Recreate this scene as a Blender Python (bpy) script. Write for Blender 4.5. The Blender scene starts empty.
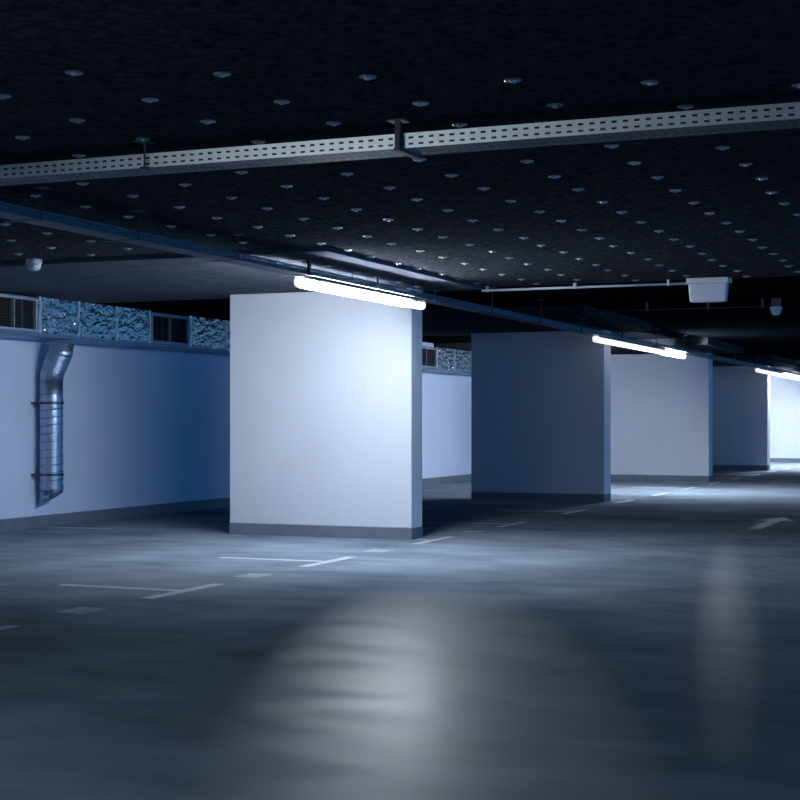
import bpy, bmesh, math, random
from mathutils import Vector, Matrix, noise
C = bpy.context.scene.collection
scene = bpy.context.scene
random.seed(7)

# ------------------------------------------------------------------ camera, world, exposure
YAW = math.atan(620.0 / 1500.0)
cd = bpy.data.cameras.new('camera'); cam = bpy.data.objects.new('camera', cd); C.objects.link(cam)
cd.sensor_width = 36.0; cd.lens = 67.5; cd.shift_y = 0.02625; cd.clip_end = 200
cam.location = (0, 0, 1.2); cam.rotation_euler = (math.pi / 2, 0, YAW)
scene.camera = cam
w = bpy.data.worlds.new('world'); scene.world = w; w.use_nodes = True
w.node_tree.nodes['Background'].inputs[0].default_value = (0.03, 0.205, 0.49, 1)
w.node_tree.nodes['Background'].inputs[1].default_value = 4.0
vs = scene.view_settings
vs.view_transform = 'Standard'; vs.look = 'None'; vs.gamma = 1.0; vs.use_curve_mapping = False
vs.exposure = 0.0
LAMP_STRENGTH = 146.0
LAMP_COLOR = (0.87, 0.935, 1.0, 1)

# ------------------------------------------------------------------ materials
def mat(name, base, rough=0.6, metal=0.0, var=0.0, vscale=4.0, bump=0.0, bscale=60.0, stretch=(1, 1, 1), spec=0.5, base2=None, det=6):
    m = bpy.data.materials.new(name); m.use_nodes = True
    nt = m.node_tree; b = nt.nodes['Principled BSDF']
    b.inputs['Roughness'].default_value = rough; b.inputs['Metallic'].default_value = metal
    b.inputs['Base Color'].default_value = (*base, 1)
    b.inputs['Specular IOR Level'].default_value = spec
    tc = nt.nodes.new('ShaderNodeTexCoord'); mp = nt.nodes.new('ShaderNodeMapping')
    mp.inputs['Scale'].default_value = stretch
    nt.links.new(tc.outputs['Object'], mp.inputs['Vector'])
    if var > 0:
        n = nt.nodes.new('ShaderNodeTexNoise'); n.inputs['Scale'].default_value = vscale; n.inputs['Detail'].default_value = det
        nt.links.new(mp.outputs[0], n.inputs['Vector'])
        r = nt.nodes.new('ShaderNodeValToRGB')
        r.color_ramp.elements[0].position = 0.3; r.color_ramp.elements[1].position = 0.7
        b2 = base2 or tuple(min(1, c * (1 + var)) for c in base)
        r.color_ramp.elements[0].color = (*[c * (1 - var) for c in base], 1)
        r.color_ramp.elements[1].color = (*b2, 1)
        nt.links.new(n.outputs['Fac'], r.inputs[0]); nt.links.new(r.outputs[0], b.inputs['Base Color'])
    if bump > 0:
        n2 = nt.nodes.new('ShaderNodeTexNoise'); n2.inputs['Scale'].default_value = bscale; n2.inputs['Detail'].default_value = 4
        nt.links.new(mp.outputs[0], n2.inputs['Vector'])
        bp = nt.nodes.new('ShaderNodeBump'); bp.inputs['Strength'].default_value = bump; bp.inputs['Distance'].default_value = 0.02
        nt.links.new(n2.outputs['Fac'], bp.inputs['Height']); nt.links.new(bp.outputs[0], b.inputs['Normal'])
    return m

M = {}
M['wall'] = mat('wall_paint', (0.60, 0.70, 0.92), 0.75, var=0.04, vscale=1.2, bump=0.06, bscale=40)
M['column'] = mat('column_paint', (0.62, 0.67, 0.765), 0.75, var=0.03, vscale=1.5, bump=0.06, bscale=40)
M['band'] = mat('grey_base_paint', (0.14, 0.18, 0.24), 0.7, var=0.12, vscale=6, bump=0.1)
M['board'] = mat('insulation_board', (0.040, 0.045, 0.055), 0.95, var=0.5, vscale=22, bump=0.7, bscale=55, spec=0.0)
M['panel'] = mat('lower_board', (0.080, 0.096, 0.125), 0.9, var=0.2, vscale=5, bump=0.25, bscale=25, spec=0.0)
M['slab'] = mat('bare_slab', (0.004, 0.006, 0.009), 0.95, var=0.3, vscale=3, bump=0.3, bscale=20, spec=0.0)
M['line'] = mat('line_paint', (0.42, 0.48, 0.58), 0.7, var=0.18, vscale=9)
M['patch'] = mat('patch_paint', (0.27, 0.32, 0.40), 0.7, var=0.25, vscale=14)
M['arrow'] = mat('arrow_paint', (0.24, 0.28, 0.35), 0.7, var=0.2, vscale=6)
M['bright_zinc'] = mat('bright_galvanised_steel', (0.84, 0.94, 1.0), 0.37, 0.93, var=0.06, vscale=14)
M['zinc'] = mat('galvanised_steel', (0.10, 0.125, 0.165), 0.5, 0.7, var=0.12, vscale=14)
M['darksteel'] = mat('dark_steel', (0.06, 0.07, 0.09), 0.5, 0.6)
M['spiral'] = mat('spiral_duct_steel', (0.34, 0.43, 0.57), 0.40, 0.95, var=0.15, vscale=6)
M['foil'] = mat('crinkled_foil', (1.0, 0.98, 0.95), 0.20, 1.0, var=0.1, vscale=9, bump=1.0, bscale=26)
M['tape'] = mat('foil_tape', (0.95, 0.97, 1.0), 0.33, 0.95, bump=0.4, bscale=50)
M['ductsteel'] = mat('duct_steel', (0.25, 0.32, 0.44), 0.45, 0.8, var=0.1)
M['frame'] = mat('grille_frame_metal', (0.40, 0.46, 0.56), 0.45, 0.5)
M['louvre'] = mat('louvre_metal', (0.045, 0.055, 0.07), 0.5, 0.4)
M['black'] = mat('black_inside', (0.006, 0.007, 0.01), 0.8)
M['plastic'] = mat('white_plastic', (0.52, 0.57, 0.68), 0.4)
M['plastic_shell'] = mat('frosted_plastic', (0.48, 0.55, 0.68), 0.3)
M['washer'] = mat('washer_metal', (0.33, 0.36, 0.42), 0.3, 0.85)
M['lampbody'] = mat('lamp_housing_plastic', (0.80, 0.80, 0.78), 0.5)

lm = bpy.data.materials.new('lamp_diffuser_glow'); lm.use_nodes = True
b = lm.node_tree.nodes['Principled BSDF']
b.inputs['Base Color'].default_value = (0.9, 0.9, 0.88, 1)
b.inputs['Emission Color'].default_value = LAMP_COLOR
b.inputs['Emission Strength'].default_value = LAMP_STRENGTH
M['glow'] = lm
ld = lm.copy(); ld.name = 'lamp_diffuser_low'
ld.node_tree.nodes['Principled BSDF'].inputs['Emission Strength'].default_value = 1.5
M['glow_dim'] = ld
ld.node_tree.nodes['Principled BSDF'].inputs['Emission Color'].default_value = (1.0, 0.97, 0.91, 1)
lc = ld.copy(); lc.name = 'lamp_cap_translucent'      # the translucent caps pass some of the tube's light
lc.node_tree.nodes['Principled BSDF'].inputs['Emission Strength'].default_value = 0.85
M['cap_glow'] = lc
lf = lm.copy(); lf.name = 'lamp_diffuser_strong'
lf.node_tree.nodes['Principled BSDF'].inputs['Emission Strength'].default_value = LAMP_STRENGTH * 2.5
M['glow_strong'] = lf
lz = lm.copy(); lz.name = 'lamp_diffuser_half'
lz.node_tree.nodes['Principled BSDF'].inputs['Emission Strength'].default_value = LAMP_STRENGTH * 0.75
lz2 = lm.copy(); lz2.name = 'lamp_diffuser_far'
lz2.node_tree.nodes['Principled BSDF'].inputs['Emission Strength'].default_value = LAMP_STRENGTH * 1.7
M['glow_far'] = lz2
M['glow_half'] = lz

# floor: smooth blue grey coated concrete
def floor_mat():
    m = bpy.data.materials.new('coated_concrete_floor'); m.use_nodes = True
    nt = m.node_tree; b = nt.nodes['Principled BSDF']; L = nt.links.new
    tc = nt.nodes.new('ShaderNodeTexCoord')
    def nz(scale, detail, stretch):
        mp = nt.nodes.new('ShaderNodeMapping'); mp.inputs['Scale'].default_value = stretch
        mp.inputs['Rotation'].default_value = (0, 0, 0.18)
        L(tc.outputs['Object'], mp.inputs['Vector'])
        n = nt.nodes.new('ShaderNodeTexNoise'); n.inputs['Scale'].default_value = scale; n.inputs['Detail'].default_value = detail
        L(mp.outputs[0], n.inputs['Vector']); return n
    n1 = nz(0.9, 8, (1, 1, 1)); n2 = nz(2.2, 5, (0.7, 1.5, 1)); n3 = nz(90, 3, (1, 1, 1))
    mx = nt.nodes.new('ShaderNodeMix'); mx.data_type = 'FLOAT'; mx.inputs[0].default_value = 0.4
    L(n1.outputs['Fac'], mx.inputs[2]); L(n2.outputs['Fac'], mx.inputs[3])
    r = nt.nodes.new('ShaderNodeValToRGB')
    r.color_ramp.elements[0].position = 0.28; r.color_ramp.elements[1].position = 0.72
    r.color_ramp.elements[0].color = (0.095, 0.132, 0.185, 1)
    r.color_ramp.elements[1].color = (0.28, 0.345, 0.435, 1)
    L(mx.outputs[0], r.inputs[0]); L(r.outputs[0], b.inputs['Base Color'])
    mr = nt.nodes.new('ShaderNodeMapRange')
    mr.inputs[1].default_value = 0.3; mr.inputs[2].default_value = 0.7; mr.inputs[3].default_value = 0.58; mr.inputs[4].default_value = 0.74
    L(n2.outputs['Fac'], mr.inputs[0])
    # glossier patches added to put the lamps' reflection streaks on the floor
    def gloss_streak(cx, cy, rx, ry, rot):
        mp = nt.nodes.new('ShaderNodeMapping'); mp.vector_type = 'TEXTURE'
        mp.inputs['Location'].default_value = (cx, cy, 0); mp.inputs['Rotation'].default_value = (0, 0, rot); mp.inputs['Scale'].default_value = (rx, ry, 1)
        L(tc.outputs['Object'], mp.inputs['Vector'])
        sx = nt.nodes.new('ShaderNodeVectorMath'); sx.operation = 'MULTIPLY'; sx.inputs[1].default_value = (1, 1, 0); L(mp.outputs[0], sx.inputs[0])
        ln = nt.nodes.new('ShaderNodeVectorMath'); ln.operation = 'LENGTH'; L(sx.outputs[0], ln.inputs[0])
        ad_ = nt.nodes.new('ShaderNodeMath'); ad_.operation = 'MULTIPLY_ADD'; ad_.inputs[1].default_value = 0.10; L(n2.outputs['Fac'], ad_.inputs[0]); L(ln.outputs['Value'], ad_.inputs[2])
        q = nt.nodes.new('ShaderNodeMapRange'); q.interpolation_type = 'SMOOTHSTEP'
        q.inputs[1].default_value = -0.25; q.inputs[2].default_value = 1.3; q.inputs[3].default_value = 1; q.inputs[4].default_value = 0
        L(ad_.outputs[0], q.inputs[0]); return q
    w1 = gloss_streak(-2.35, 6.0, 0.72, 4.2, 0.365); w2 = gloss_streak(-1.81, 10.1, 0.17, 4.2, 0.179)
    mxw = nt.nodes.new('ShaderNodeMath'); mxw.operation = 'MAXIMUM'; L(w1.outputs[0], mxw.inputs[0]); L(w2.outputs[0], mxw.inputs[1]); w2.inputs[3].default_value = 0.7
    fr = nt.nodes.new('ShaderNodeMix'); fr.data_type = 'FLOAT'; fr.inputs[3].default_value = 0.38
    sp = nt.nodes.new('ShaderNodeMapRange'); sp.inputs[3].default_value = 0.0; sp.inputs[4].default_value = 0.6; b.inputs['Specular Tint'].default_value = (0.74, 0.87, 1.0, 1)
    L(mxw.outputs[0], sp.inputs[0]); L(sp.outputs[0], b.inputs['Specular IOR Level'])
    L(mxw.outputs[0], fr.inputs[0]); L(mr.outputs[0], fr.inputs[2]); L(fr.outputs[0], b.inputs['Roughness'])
    ad = nt.nodes.new('ShaderNodeMath'); ad.operation = 'MULTIPLY_ADD'; ad.inputs[1].default_value = 0.12
    L(n3.outputs['Fac'], ad.inputs[0]); L(n2.outputs['Fac'], ad.inputs[2])
    bp = nt.nodes.new('ShaderNodeBump'); bp.inputs['Strength'].default_value = 0.12; bp.inputs['Distance'].default_value = 0.02
    L(ad.outputs[0], bp.inputs['Height']); L(bp.outputs[0], b.inputs['Normal'])
    return m
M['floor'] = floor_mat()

# ------------------------------------------------------------------ helpers
def tag(o, label=None, cat=None, group=None, kind=None):
    if label: o['label'] = label
    if cat: o['category'] = cat
    if group: o['group'] = group
    if kind: o['kind'] = kind
    return o
def thing(name, label, cat, loc=(0, 0, 0), group=None):
    o = bpy.data.objects.new(name, None); C.objects.link(o); o.location = loc
    o.empty_display_size = 0.1
    return tag(o, label, cat, group)
class MB:
    def __init__(s): s.v = []; s.f = []
    def box(s, x0, x1, y0, y1, z0, z1):
        n = len(s.v)
        s.v += [(x0, y0, z0), (x1, y0, z0), (x1, y1, z0), (x0, y1, z0), (x0, y0, z1), (x1, y0, z1), (x1, y1, z1), (x0, y1, z1)]
        s.f += [tuple(n + i for i in q) for q in ((0, 3, 2, 1), (4, 5, 6, 7), (0, 1, 5, 4), (1, 2, 6, 5), (2, 3, 7, 6), (3, 0, 4, 7))]
        return s
    def quad(s, a, b, c, d):
        n = len(s.v); s.v += [a, b, c, d]; s.f.append((n, n + 1, n + 2, n + 3)); return s
    def rings(s, rings, cap=True, closed=True):
        n = len(s.v); k = len(rings[0])
        for r in rings: s.v += [tuple(p) for p in r]
        for i in range(len(rings) - 1):
            for j in range(k if closed else k - 1):
                a = n + i * k + j; b_ = n + i * k + (j + 1) % k
                s.f.append((a, b_, b_ + k, a + k))
        if cap:
            s.f.append(tuple(n + j for j in reversed(range(k))))
            s.f.append(tuple(n + (len(rings) - 1) * k + j for j in range(k)))
        return s
    def tube(s, pts, rad, seg=12, cap=True):
        pts = [Vector(p) for p in pts]; R = []
        rads = rad if isinstance(rad, (list, tuple)) else [rad] * len(pts)
        for i, p in enumerate(pts):
            t = (pts[min(i + 1, len(pts) - 1)] - pts[max(i - 1, 0)]).normalized()
            u = t.cross(Vector((0, 1, 0)))
            if u.length < 0.1: u = t.cross(Vector((1, 0, 0)))
            u.normalize(); v = t.cross(u)
            R.append([p + (u * math.cos(a) + v * math.sin(a)) * rads[i] for a in [2 * math.pi * k / seg for k in range(seg)]])
        return s.rings(R, cap)
    def build(s, name, m, parent=None, smooth=False, bevel=0, solid=0):
        me = bpy.data.meshes.new(name); me.from_pydata(s.v, [], s.f); me.validate(); 
        bm = bmesh.new(); bm.from_mesh(me); bmesh.ops.recalc_face_normals(bm, faces=bm.faces)
        bm.to_mesh(me); bm.free()
        me.materials.append(m)
        if smooth:
            for p in me.polygons: p.use_smooth = True
        o = bpy.data.objects.new(name, me); C.objects.link(o)
        if parent: o.parent = parent
        if solid:
            md = o.modifiers.new('thick', 'SOLIDIFY'); md.thickness = solid; md.offset = 0
        if bevel:
            md = o.modifiers.new('bevel', 'BEVEL'); md.width = bevel; md.segments = 2; md.limit_method = 'ANGLE'
        return o
def box(name, m, x0, x1, y0, y1, z0, z1, parent=None, bevel=0):
    return MB().box(x0, x1, y0, y1, z0, z1).build(name, m, parent, bevel=bevel)
def copy_tree(o, parent=None, offset=(0, 0, 0)):
    c = o.copy(); C.objects.link(c)
    if parent: c.parent = parent
    else: c.location = Vector(o.location) + Vector(offset)
    for ch in list(o.children): copy_tree(ch, c)
    return c

# ------------------------------------------------------------------ the setting
XL, XR, YB, YF = -10.2, 9.0, -6.0, 64.0
ZA, ZB, ZS = 2.54, 2.575, 2.66          # lower panels, insulated boards, bare slab
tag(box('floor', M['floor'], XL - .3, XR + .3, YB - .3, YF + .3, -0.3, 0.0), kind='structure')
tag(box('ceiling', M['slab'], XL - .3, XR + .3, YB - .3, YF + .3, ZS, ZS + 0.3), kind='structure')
tag(box('wall_left', M['wall'], XL - .3, XL, YB, YF, 0, ZS), kind='structure')
tag(box('wall_back', M['wall'], XL, XR, YB - .3, YB, 0, ZS), kind='structure')
tag(box('wall_far', M['wall'], XL, XR, YF, YF + .3, 0, ZS), kind='structure')
tag(box('baseboard_left', M['band'], XL, XL + 0.02, YB, YF, 0, 0.135), kind='structure')
tag(box('ceiling_board_field', M['board'], XL, XR, YB, 14.6, ZB, ZS), kind='structure')
COLS = [14.02, 21.6, 29.65, 37.1, 44.6, 52.2]
for cy in COLS:
    tag(box('ceiling_column_panel', M['panel'] if cy < 15 else M['board'], XL, -5.05, cy - 3.32, cy + 0.43, ZA, ZB if cy < 15 else ZS), kind='structure')  # panels past the first take the darker board colour to stand for shade

tag(box('ceiling_shade_strip', M['slab'], XL, -9.1, 14.45, 18.28, ZA + .02, ZS), kind='structure')  # added dark strip, stands in for the shade above the duct
# ------------------------------------------------------------------ columns
CL = ['broad white column nearest the camera, brightly lit below the first lamp',
      'broad dark shaded column directly behind the first bright column',
      'broad lit column behind the second lamp, third along the row',
      'narrow looking dark column between the two lit columns at far right',
      'brightly lit column behind the third lamp at the right edge',
      'farthest column hidden behind the others at the end of the row']
for cy, lab in zip(COLS[:5], CL):
    c = thing('concrete_column', lab, 'column', (-6.71, cy + 0.15, 0), 'columns along the lamp row')
    dp = 0.15 if cy < 15 else 0.25
    box('shaft', M['column'], -1.04, 1.04, -0.15, dp, 0.118, ZA, c, 0.008)
    box('base_band', M['band'], -1.042, 1.042, -0.152, dp + 0.002, 0, 0.118, c)

# ------------------------------------------------------------------ lamps
def lamp(label, x, y0, y1, zb, along='Y', dim=0, dim2=0, glow='glow'):
    L = y1 - y0
    t = thing('batten_lamp', label, 'ceiling lamp', (x, y0, zb) if along == 'Y' else (y0, x, zb), 'long white batten lamps')
    if along == 'X': t.rotation_euler = (0, 0, -math.pi / 2)
    def prism(prof, a, b_): return MB().rings([[(p[0] * .75, yy, p[1] * .82) for p in prof] for yy in (a, b_)])
    dif = [(-.036, 0), (.036, 0), (.054, .014), (.060, .034), (.060, .080), (-.060, .080), (-.060, .034), (-.054, .014)]
    hou = [(-.064, .080), (.064, .080), (.064, .086), (.052, .090), (.046, .104), (-.046, .104), (-.052, .090), (-.064, .086)]
    cap = [(-.038, -.003), (.038, -.003), (.057, .012), (.068, .034), (.068, .080), (.054, .087), (.048, .107), (-.048, .107), (-.054, .087), (-.068, .080), (-.068, .034), (-.057, .012)]
    a, b_ = (dim - y0 if dim else 0.03), (dim2 - y0 if dim2 else L - 0.03)
    if dim: prism(dif, 0.03, a).build('diffuser', M['glow_dim'], t)      # added dim end sections, holding light off the columns beside them
    prism(dif, a, b_).build('diffuser', M[glow], t)
    if dim2: prism(dif, b_, L - 0.03).build('diffuser', M['glow_dim'], t)
    prism(hou, 0.03, L - 0.03).build('housing', M['lampbody'], t)
    for a, b_ in ((0, .03), (L - .03, L)):
        prism(cap, a, b_).build('end_cap', M['cap_glow'], t, bevel=.003)
    MB().tube([(0, 0, .066), (0, -.02, .066), (0, -.021, .066), (0, -.05, .066)], [.014, .014, .010, .010], 10).build('cable_gland', M['cap_glow'], t)
    n = max(3, int(L / 0.7))
    for i in range(n):
        yy = 0.25 + (L - 0.5) * i / (n - 1)
        for s in (-1, 1):
            MB().box(s * .051 - .003, s * .051 + .003, yy - .012, yy + .012, .055, .080).build('clip', M['zinc'], t)
    return t
LX = -5.42
lamp('glowing batten lamp nearest, in front of the nearest bright column', LX, 10.97, 13.65, 2.292, dim2=13.3)
lamp('glowing batten lamp over the gap between second and third columns', LX, 20.2, 26.0, 2.292, dim=24.4, glow='glow_strong')
lamp('glowing batten lamp at the right edge, farthest in the row', LX, 34.0, 43.2, 2.292, dim=37.6, glow='glow_far')
lamp('glowing batten lamp of the same row beside and behind the viewpoint', LX, -1.5, 2.2, 2.292, glow='glow_half')

# ------------------------------------------------------------------ perforated cable trays
def tray_mesh(L, W, H, pitch=0.05, slot=0.024):
    """tray along +Y from 0, width W centred on x=0, bottom at z=0"""
    side = MB(); bot = MB()
    zr = [0, H * .2, H * .34, H * .62, H * .76, H]
    for sx in (-1, 1):
        x = sx * W / 2
        for k in range(int(L / pitch)):
            y0 = k * pitch; ya = y0 + (pitch - slot) / 2; yb = ya + slot; y1 = y0 + pitch
            for j in range(5):
                z0, z1 = zr[j], zr[j + 1]
                if j in (1, 3):
                    side.quad((x, y0, z0), (x, ya, z0), (x, ya, z1), (x, y0, z1))
                    side.quad((x, yb, z0), (x, y1, z0), (x, y1, z1), (x, yb, z1))
                else:
                    side.quad((x, y0, z0), (x, y1, z0), (x, y1, z1), (x, y0, z1))
        xi = x - sx * 0.008
        side.quad((x, 0, H), (x, L, H), (xi, L, H), (xi, 0, H))
    xs = [-.5, -.40, -.34, -.13, -.07, .07, .13, .34, .40, .5]
    for k in range(int(L / pitch)):
        y0 = k * pitch; ya = y0 + (pitch - slot) / 2; yb = ya + slot; y1 = y0 + pitch
        for j in range(9):
            a, b_ = xs[j] * W, xs[j + 1] * W
            if j % 2:
                bot.quad((a, y0, 0), (b_, y0, 0), (b_, ya, 0), (a, ya, 0))
                bot.quad((a, yb, 0), (b_, yb, 0), (b_, y1, 0), (a, y1, 0))
            else:
                bot.quad((a, y0, 0), (b_, y0, 0), (b_, y1, 0), (a, y1, 0))
    return side, bot
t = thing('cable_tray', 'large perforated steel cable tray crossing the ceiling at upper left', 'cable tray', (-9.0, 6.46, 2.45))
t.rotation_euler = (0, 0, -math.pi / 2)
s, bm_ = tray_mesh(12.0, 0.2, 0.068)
s.build('side_rail', M['bright_zinc'], t, solid=.0012); bm_.build('tray_bottom', M['zinc'], t, solid=.0012)  # darker bottom metal: shade of the underside put into the colour
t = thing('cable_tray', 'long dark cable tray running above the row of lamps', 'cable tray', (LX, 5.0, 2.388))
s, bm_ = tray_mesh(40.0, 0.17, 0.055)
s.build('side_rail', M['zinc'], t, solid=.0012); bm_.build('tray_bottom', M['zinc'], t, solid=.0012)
for k, dx in enumerate((-.05, -.022, .012, .045)):
    o = MB().tube([(LX + dx + .006 * math.sin(i * 1.7 + k), 5.0 + i * 1.0, 2.403 + .003 * math.sin(i + k)) for i in range(41)], .009, 6).build('cable', M['darksteel'], smooth=True)
    tag(o, 'dark cable lying in the tray above the lamp row', 'cable', 'cables in the long tray')

for k, dx in enumerate((-.07, -.024, .022, .068)):  # unseen cables added so the slots in the tray side look dark
    o = MB().tube([(-9.0 + i * 1.0, 6.46 + dx, 2.4745) for i in range(13)], .022, 8).build('cable', M['darksteel'], smooth=True)
    tag(o, 'thick dark cable added unseen to darken the slots of the big steel tray', 'cable', 'dark fill in the big tray')

def support(label, x, y, zt, zc, axis, group, post=0.02):
    """hanging post on one side of a tray with an arm beneath it"""
    t = thing('tray_support', label, 'tray bracket', (x, y, zc), group)
    h = zc - zt
    MB().box(-post / 2, post / 2, -post / 2, post / 2, -h - .012, -.006).build('post', M['darksteel'], t)
    MB().box(-.04, .04, -.04, .04, -.006, 0).build('top_plate', M['darksteel'], t)
    a = MB()
    if axis == 'X': a.box(-.27, .02, -.014, .014, -h - .005, -h - .001)
    else: a.box(-.014, .014, -.02, .25 if post > .01 else .03, -h - .0145, -h - .001)
    a.build('arm', M['darksteel'], t)
    return t
def zceil(x, y):
    if x < -5.05:
        for cy in COLS:
            if cy - 3.32 < y < cy + .43: return ZA
    return ZB if y < 14.6 else ZS
SUP = [(7.35, 'leftmost bracket under the dark tray, near the left edge'), (8.4, 'second bracket from the left under the dark tray'),
       (9.75, 'bracket under the dark tray just before the nearest lamp'), (10.94, 'thick dark bracket above the near end of the nearest lamp'),
       (12.34, 'dark bracket above the middle of the nearest lamp'), (13.75, 'bracket above the far end of the nearest lamp'),
       (15.5, 'bracket on the tray just behind the nearest bright column'), (17.3, 'bracket on the tray above the gap before the dark column'),
       (19.1, 'bracket on the tray before the second lamp'), (21.3, 'bracket above the near part of the second lamp'),
       (23.5, 'bracket above the middle of the second lamp'), (25.6, 'bracket near the far end of the second lamp'),
       (28.0, 'bracket above the corner of the third column'), (30.6, 'bracket on the tray behind the third column'),
       (33.4, 'bracket on the tray just before the third lamp'), (36.0, 'bracket above the third lamp at the right edge')]
for y, lab in SUP:
    support(lab, LX + .102, y, 2.388, zceil(-5.4, y), 'X', 'brackets under the long dark tray', 0.026 if 10.9 < y < 11 else 0.008 if y < 10 else 0.014)
RODS = [(11.35, LX - .1), (11.8, LX + .1), (13.2, LX + .1), (14.0, LX - .1)]
for (y, x), lab in zip(RODS, ['thin rod hanging from the ceiling above the near third of the nearest lamp', 'thin hanging rod beside the middle of the nearest lamp',
                              'thin hanging rod above the far half of the nearest lamp', 'thin hanging rod at the back of the nearest column']):
    o = MB().tube([(x, y, 2.386), (x, y, zceil(x, y))], .004, 6).build('threaded_rod', M['darksteel']); tag(o, lab, 'rod', 'rods holding the long tray')
support('dark bracket holding the big steel tray at its bright middle', -2.63, 6.34, 2.45, ZB, 'Y', 'brackets under the big crossing tray', 0.024)
support('thin bracket holding the left part of the big steel tray', -3.98, 6.34, 2.45, ZB, 'Y', 'brackets under the big crossing tray', 0.008)

# ------------------------------------------------------------------ insulation washers on the ceiling
def washer_mesh():
    prof = [(.036, 0), (.036, -.003), (.030, -.007), (.025, -.004), (.013, -.005), (.011, -.013), (.004, -.015)]
    R = [[(r * math.cos(a), r * math.sin(a), z) for a in [2 * math.pi * k / 14 for k in range(14)]] for r, z in prof]
    return MB().rings(R).build('insulation_washer', M['washer'])
w0 = washer_mesh(); first = True
sa, ca = math.sin(YAW), math.cos(YAW)
def seen(p):
    x, y, z = p[0], p[1], p[2] - 1.2
    D = -x * sa + y * ca
    if D < 1: return None
    return 400 + 1500 * (x * ca + y * sa) / D, 421 - 1500 * z / D
nw = 0
for i in range(-9, 12):
    X = -5.52 + 0.519 * i
    for k in range(-10, 12):
        Y = 9.68 + 0.523 * (k + (0.5 if i % 2 else 0))
        if Y > 14.4 or abs(X + 5.5) < .0: continue
        z = zceil(X, Y)
        if X < -5.05 and abs(Y - 10.7) < .07: continue
        q = seen((X, Y, z))
        if not q or not (-6 < q[0] < 806 and q[1] > 60): continue
        if X < -5.9 and Y > 10.6: continue
        o = w0 if first else w0.copy()
        if not first: C.objects.link(o)
        first = False; nw += 1
        o.location = (X + random.uniform(-.02, .02), Y + random.uniform(-.02, .02), z); o.rotation_euler = (random.uniform(-.03, .03), random.uniform(-.03, .03), random.uniform(0, 6))
        tag(o, 'small round metal washer fixing the dark insulation board on the ceiling', 'washer', 'washers on the insulated ceiling')
print('washers', nw)

# ------------------------------------------------------------------ ventilation duct along the left wall
DX, DZ0, DZ1 = -9.7, 2.125, 2.525
duct = thing('ventilation_duct', 'long foil wrapped ventilation duct along the top of the left wall', 'duct', (XL, 10.0, DZ0))
def lo(x, y, z): return (x - XL, y - 10.0, z - DZ0)
G = [(3.0, 3.8), (6.2, 7.0), (9.4, 10.2), (12.52, 13.31), (15.60, 16.47), (18.4, 19.2), (21.4, 22.2), (24.2, 25.15), (28.0, 28.8)]
box('duct_body', M['ductsteel'], *(0, DX - XL - .03), -14.0, 22.0, -.02, DZ1 - DZ0, duct, .006)
for k in range(16):
    MB().box(-0.0, DX - XL - .026, k * 1.4 + .3 - .012, k * 1.4 + .3 + .012, -.024, DZ1 - DZ0 + .002).build('flange', M['ductsteel'], duct)
# foil jackets between grilles: crinkled skin with real relief
def foil(y0, y1, seed):
    m = MB(); ny = int((y1 - y0) / .03); nz = 14; rings = []
    for i in range(ny + 1):
        y = y0 + (y1 - y0) * i / ny; row = []
        pts = [(DX - .03, DZ0 + .015)] + [(DX, DZ0 + .02 + (DZ1 - DZ0 - .016) * j / nz) for j in range(nz + 1)] + [(DX - .06, DZ1 + .006)]
        for (x, z) in pts:
            q = Vector((x * 3, y * 7, z * 15 + seed))
            n1 = noise.noise(q) * .010 + abs(noise.noise(q * 2.2)) * .012 + noise.noise(q * 5.1) * .006
            q2 = Vector((x * 3 + 9, y * 9 + seed, z * 13))
            n2 = noise.noise(q2) * .010
            row.append((x + n1, y, z + n2 * .5) if z > DZ0 else (x, y, z + min(n1, .004)))
        rings.append([lo(*p) for p in row])
    m.rings(rings, cap=False, closed=False)
    o = m.build('foil_jacket', M['foil'], duct)
    return o
prev = -3.5; secs = []
for a, b_ in G: secs.append((prev, a)); prev = b_
secs.append((prev, 31.5))
for i, (a, b_) in enumerate(secs):
    foil(a + .01, b_ - .01, i * 7.3)
    tapes = [a + .05, b_ - .05]
    n = int((b_ - a) / .75)
    tapes += [a + (b_ - a) * k / n for k in range(1, n)] if n > 1 else []
    for yy in tapes:
        m = MB(); R = []
        for s_ in (-.022, .022):
            row = []
            for j in range(13):
                z = DZ0 + .015 + (DZ1 - DZ0 - .008) * j / 12
                row.append(lo(DX + .014 + noise.noise(Vector((yy * 5 + s_ * 9, z * 14, 3))) * .008, yy + s_ + noise.noise(Vector((z * 11, yy, s_ * 9))) * .02, z))
            R.append(row)
        m.rings(R, cap=False, closed=False).build('tape_band', M['tape'], duct)
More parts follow.
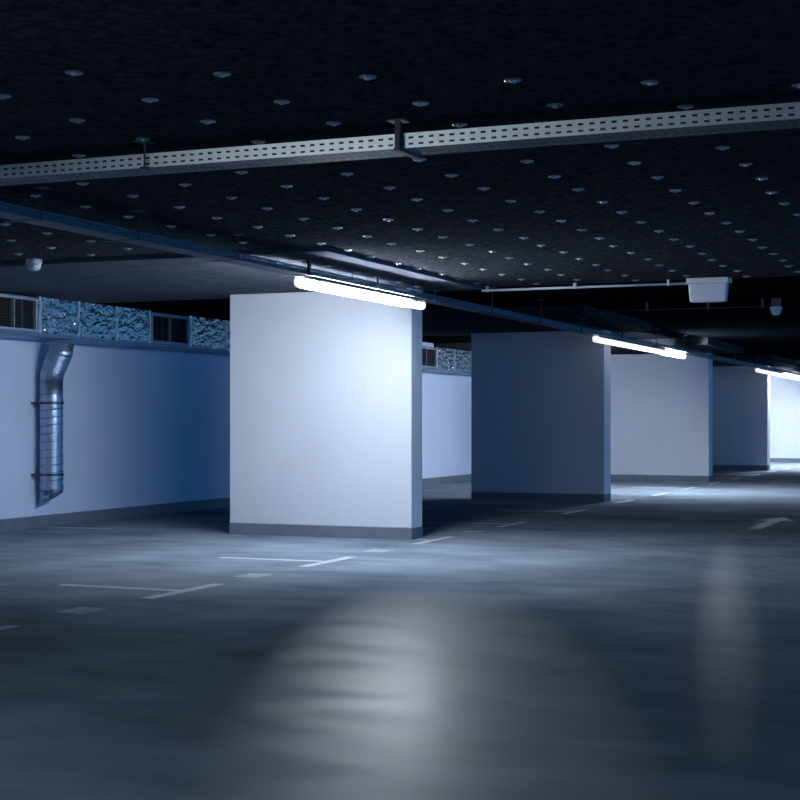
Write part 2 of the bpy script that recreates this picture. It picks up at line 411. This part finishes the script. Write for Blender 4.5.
for a, b_ in G:
    z0, z1 = DZ0 + .025, DZ1 - .02
    f = MB(); X0, X1 = DX - .03, DX + .012
    fw = .025
    f.box(X0, X1, a, b_, z0, z0 + fw); f.box(X0, X1, a, b_, z1 - fw, z1)
    f.box(X0, X1, a, a + fw, z0 + fw, z1 - fw); f.box(X0, X1, b_ - fw, b_, z0 + fw, z1 - fw)
    f.v = [lo(*p) for p in f.v]
    fr = f.build('grille_frame', M['frame'], duct)
    mu = MB().box(X0, X1, (a + b_) / 2 - .007, (a + b_) / 2 + .007, z0 + fw, z1 - fw); mu.v = [lo(*p) for p in mu.v]
    mu.build('mullion', M['frame'], fr)
    lv = MB(); n = 11
    for k in range(n):
        zc = z0 + fw + (z1 - z0 - 2 * fw) * (k + .5) / n
        for (p, q) in ((a + fw, (a + b_) / 2 - .007), ((a + b_) / 2 + .007, b_ - fw)):
            lv.rings([[(X1 - .008, yy, zc - .006), (X1 - .006, yy, zc - .004), (X1 - .03, yy, zc + .010), (X1 - .032, yy, zc + .008)] for yy in (p, q)])
    lv.v = [lo(*p) for p in lv.v]
    lv.build('louvres', M['louvre'], fr)
    bk = MB().box(DX - .0295, DX - .0285, a + .01, b_ - .01, z0 + .005, z1 - .005); bk.v = [lo(*p) for p in bk.v]
    bk.build('dark_backing', M['black'], fr)  # black sheet standing in for the unlit inside of the duct

# spiral exhaust pipe
px, py, pr = -10.03, 14.04, 0.127
pipe = thing('exhaust_pipe', 'spiral steel exhaust pipe hanging down the left wall from the foil duct', 'pipe', (px, py, 0.27))
def ring(cx, cy, cz, r, tilt=0, seg=32):
    return [(cx + r * math.cos(a) * math.cos(tilt), cy + r * math.sin(a), cz - r * math.cos(a) * math.sin(tilt)) for a in [2 * math.pi * k / seg for k in range(seg)]]
Z0 = 0.27
# straight pipe with spiral seam beads
R = []
z = 0.40
R_b = []
zs = []
zz = 0.42
while zz < 1.40: zs.append(zz); zz += .115
ztop = 1.66
seg = 32
# mitred lower end: low on the wall/left side, high on the right/front side
def mitre(r):
    out = []
    for k in range(seg):
        a = 2 * math.pi * k / seg
        c, s_ = math.cos(a), math.sin(a)
        out.append((r * c, r * s_, 0.065 + 0.065 * (c * .75 + s_ * .66)))
    return out
rings_ = [mitre(pr), [(pr * math.cos(2 * math.pi * k / seg), pr * math.sin(2 * math.pi * k / seg), .16) for k in range(seg)]]
zcur = .17
while zcur < ztop - Z0 - .02:
    # helical seam approximated by slightly tilted beads
    for dz, dr in ((-.003, 0), (0, 0), (.003, .0034), (.011, .0034), (.014, 0), (.017, 0)):
        rings_.append([((pr + dr) * math.cos(a), (pr + dr) * math.sin(a), zcur + dz + .010 * math.sin(a)) for a in [2 * math.pi * k / seg for k in range(seg)]])
    zcur += .09 if zcur + Z0 < 1.38 else .4
rings_.append([(pr * math.cos(2 * math.pi * k / seg), pr * math.sin(2 * math.pi * k / seg), ztop - Z0) for k in range(seg)])
o = MB().rings(rings_, cap=False).build('straight_pipe', M['spiral'], pipe, smooth=True, solid=.003)
hx = []
for i in range(24 * 12 + 1):
    a = 2 * math.pi * i / 24
    hx.append((( pr + .001) * math.cos(a), (pr + .001) * math.sin(a), .19 + .088 * i / 24))
MB().tube(hx, .0042, 6).build('spiral_seam', M['darksteel'], pipe, smooth=True)
# elbow: corrugated, bends outwards to the duct centre line
path = []
for i in range(37):
    u = i / 36
    zc = ztop + (2.075 - ztop) * u
    s_ = u * u * (3 - 2 * u) if u < .85 else None
    # two soft bends
    if u < .3: off = .13 * (u / .3) ** 2 * .25
    elif u < .75: off = .13 * (.25 + (u - .3) * 1.667)
    else: off = .13 * (1 + (u - .75) * .35)
    path.append(Vector((off, 0, zc - Z0)))
rg = []
for i, p in enumerate(path):
    t_ = (path[min(i + 1, 36)] - path[max(i - 1, 0)]).normalized()
    tilt = math.atan2(t_.x, t_.z)
    rr = pr + .002 + (.005 if i % 2 else 0)
    rg.append(ring(p.x, 0, p.z, rr, tilt, seg))
MB().rings(rg, cap=False).build('elbow', M['spiral'], pipe, smooth=False, solid=.002)
for zc in (1.40, 1.43, 0.60, .455):
    th = .010 if zc in (1.40, .60) else .004
    rr = [ring(0, 0, zc - Z0 + dz, pr + d, 0, seg) for dz, d in ((-.012, .002), (-.012, .006 + th), (.012, .006 + th), (.012, .002))]
    o = MB().rings(rr, cap=False).build('pipe_clamp' if th > .005 else 'joint_ring', M['darksteel'] if th > .005 else M['spiral'], pipe)
    if th > .005:
        for sgn in (-1, 1):
            MB().box(-.168, .0, sgn * (pr + .012) - .01, sgn * (pr + .012) + .01, zc - Z0 - .012, zc - Z0 + .012).build('clamp_ear', M['darksteel'], o)

# ------------------------------------------------------------------ ceiling conduits, emergency lamp, detectors
t = thing('conduit', 'thin pale conduit pipe running across the ceiling to the white box', 'conduit', (-5.08, 14.48, 2.532))
MB().tube([(0, 0, 0), (2.11, 0, 0)], .012, 10).build('pipe', M['plastic'], t, smooth=True)
for dx in (.06, .98, 1.92):
    MB().box(dx - .012, dx + .012, -.02, .02, -.014, .043).build('clip', M['plastic'], t)
t = thing('conduit', 'thin dark conduit farther back leading to the small round detector', 'conduit', (-5.0, 18.25, 2.57))
MB().tube([(0, 0, 0), (2.20, 0, 0)], .008, 8).build('pipe', M['darksteel'], t, smooth=True)
for dx in (.75, 1.5, 2.15):
    MB().box(dx - .012, dx + .012, -.02, .02, -.014, .09).build('clip', M['darksteel'], t)
t = thing('emergency_light', 'white box shaped emergency light hanging under the dark ceiling', 'emergency light', (-2.77, 14.47, 2.345))
def frus(x0, x1, y0, y1, za, zb_, e):
    return MB().rings([[(-x0, -y0, za), (x0, -y0, za), (x0, y0, za), (-x0, y0, za)], [(-x1, -y1, zb_), (x1, -y1, zb_), (x1, y1, zb_), (-x1, y1, zb_)]])
frus(.172, .187, .045, .055, 0, .178, 0).build('cover', M['plastic_shell'], t, bevel=.012)
frus(.203, .203, .066, .066, .178, .23, 0).build('base', M['plastic'], t, bevel=.008)
MB().box(.203, .222, -.02, .02, .180, .222).build('side_latch', M['plastic'], t, bevel=.004)
def detector(label, x, y, zt):
    t = thing('smoke_detector', label, 'smoke detector', (x, y, zt))
    def lathe(prof): return MB().rings([[(r * math.cos(2 * math.pi * k / 24), r * math.sin(2 * math.pi * k / 24), z) for k in range(24)] for r, z in prof])
    lathe([(.07, 0), (.07, -.03), (.066, -.034), (.066, -.04)]).build('base', M['plastic'], t, smooth=False)
    lathe([(.058, -.04), (.058, -.065), (.052, -.08), (.036, -.094), (.012, -.10), (.002, -.10)]).build('dome', M['plastic'], t, smooth=True)
    return t
t = detector('small round white detector under the dark ceiling at right', -2.69, 18.25, 2.56)
MB().box(-.05, .05, -.05, .05, 0, .1).build('mounting_block', M['darksteel'], t)
detector('small round detector under the ceiling at upper left', -7.75, 10.6, ZB)

# ------------------------------------------------------------------ floor markings
TY = [6.75, 9.2, 11.58, 14.08, 16.6, 19.2, 21.93, 24.3, 26.7, 29.2, 31.6, 34.0, 36.4, 38.9]
wh = ['at the lower left edge of the floor', 'second from the left, in the dark floor', 'in front of the nearest bright column', 'at the right foot of the nearest bright column',
      'on the shaded floor behind the nearest bright column', 'on the shaded floor before the dark column', 'at the right foot of the second, dark column', 'on the floor just past the dark column',
      'on the floor before the third column', 'at the right foot of the third column', 'on the floor just behind the third column', 'on the floor before the fourth column', 'at the foot of the fourth, dark column', 'on the floor before the farthest lit column']
for y, s_ in zip(TY, wh):
    m = MB(); z = .002
    n = 0
    if not any(cy - .12 < y + .05 and y - .05 < cy + .5 for cy in COLS):
        m.box(-6.5, -5.5, y - .05, y + .05, 0.0002, z)
    else:
        m.box(-5.64, -5.5, y - .05, y + .05, 0.0002, z)
    m.box(-5.5, -5.40, y - .5, y + .5, 0.0002, z)
    tag(m.build('bay_marking', M['line']), 'white painted T shaped parking line ' + s_, 'parking line', 'T shaped bay lines')
for y, s_ in zip([8.0, 10.32, 12.75, 15.33], ['at the lower left of the floor', 'between the two left parking lines and the column', 'at the right foot of the nearest bright column', 'on the shaded floor right of the nearest column']):
    m = MB().box(-5.60, -5.38, y - .15, y + .15, .0002, .0018)
    tag(m.build('bay_patch', M['patch']), 'small pale painted rectangle ' + s_, 'floor marking', 'pale rectangles between bay lines')
m = MB().box(-10.17, -9.35, 14.13, 14.23, .0002, .002)
tag(m.build('wall_bay_line', M['line']), 'short pale parking line starting at the left wall below the pipe', 'parking line')
m = MB()
pts = [(-2.80, 16.9), (-2.65, 16.9), (-2.65, 18.35), (-2.50, 18.35), (-2.72, 19.1), (-2.95, 18.35), (-2.80, 18.35)]
m.rings([[(x, y, .0002) for x, y in pts], [(x, y, .002) for x, y in pts]])
tag(m.build('floor_arrow', M['arrow']), 'pale painted direction arrow on the floor at right', 'floor marking')
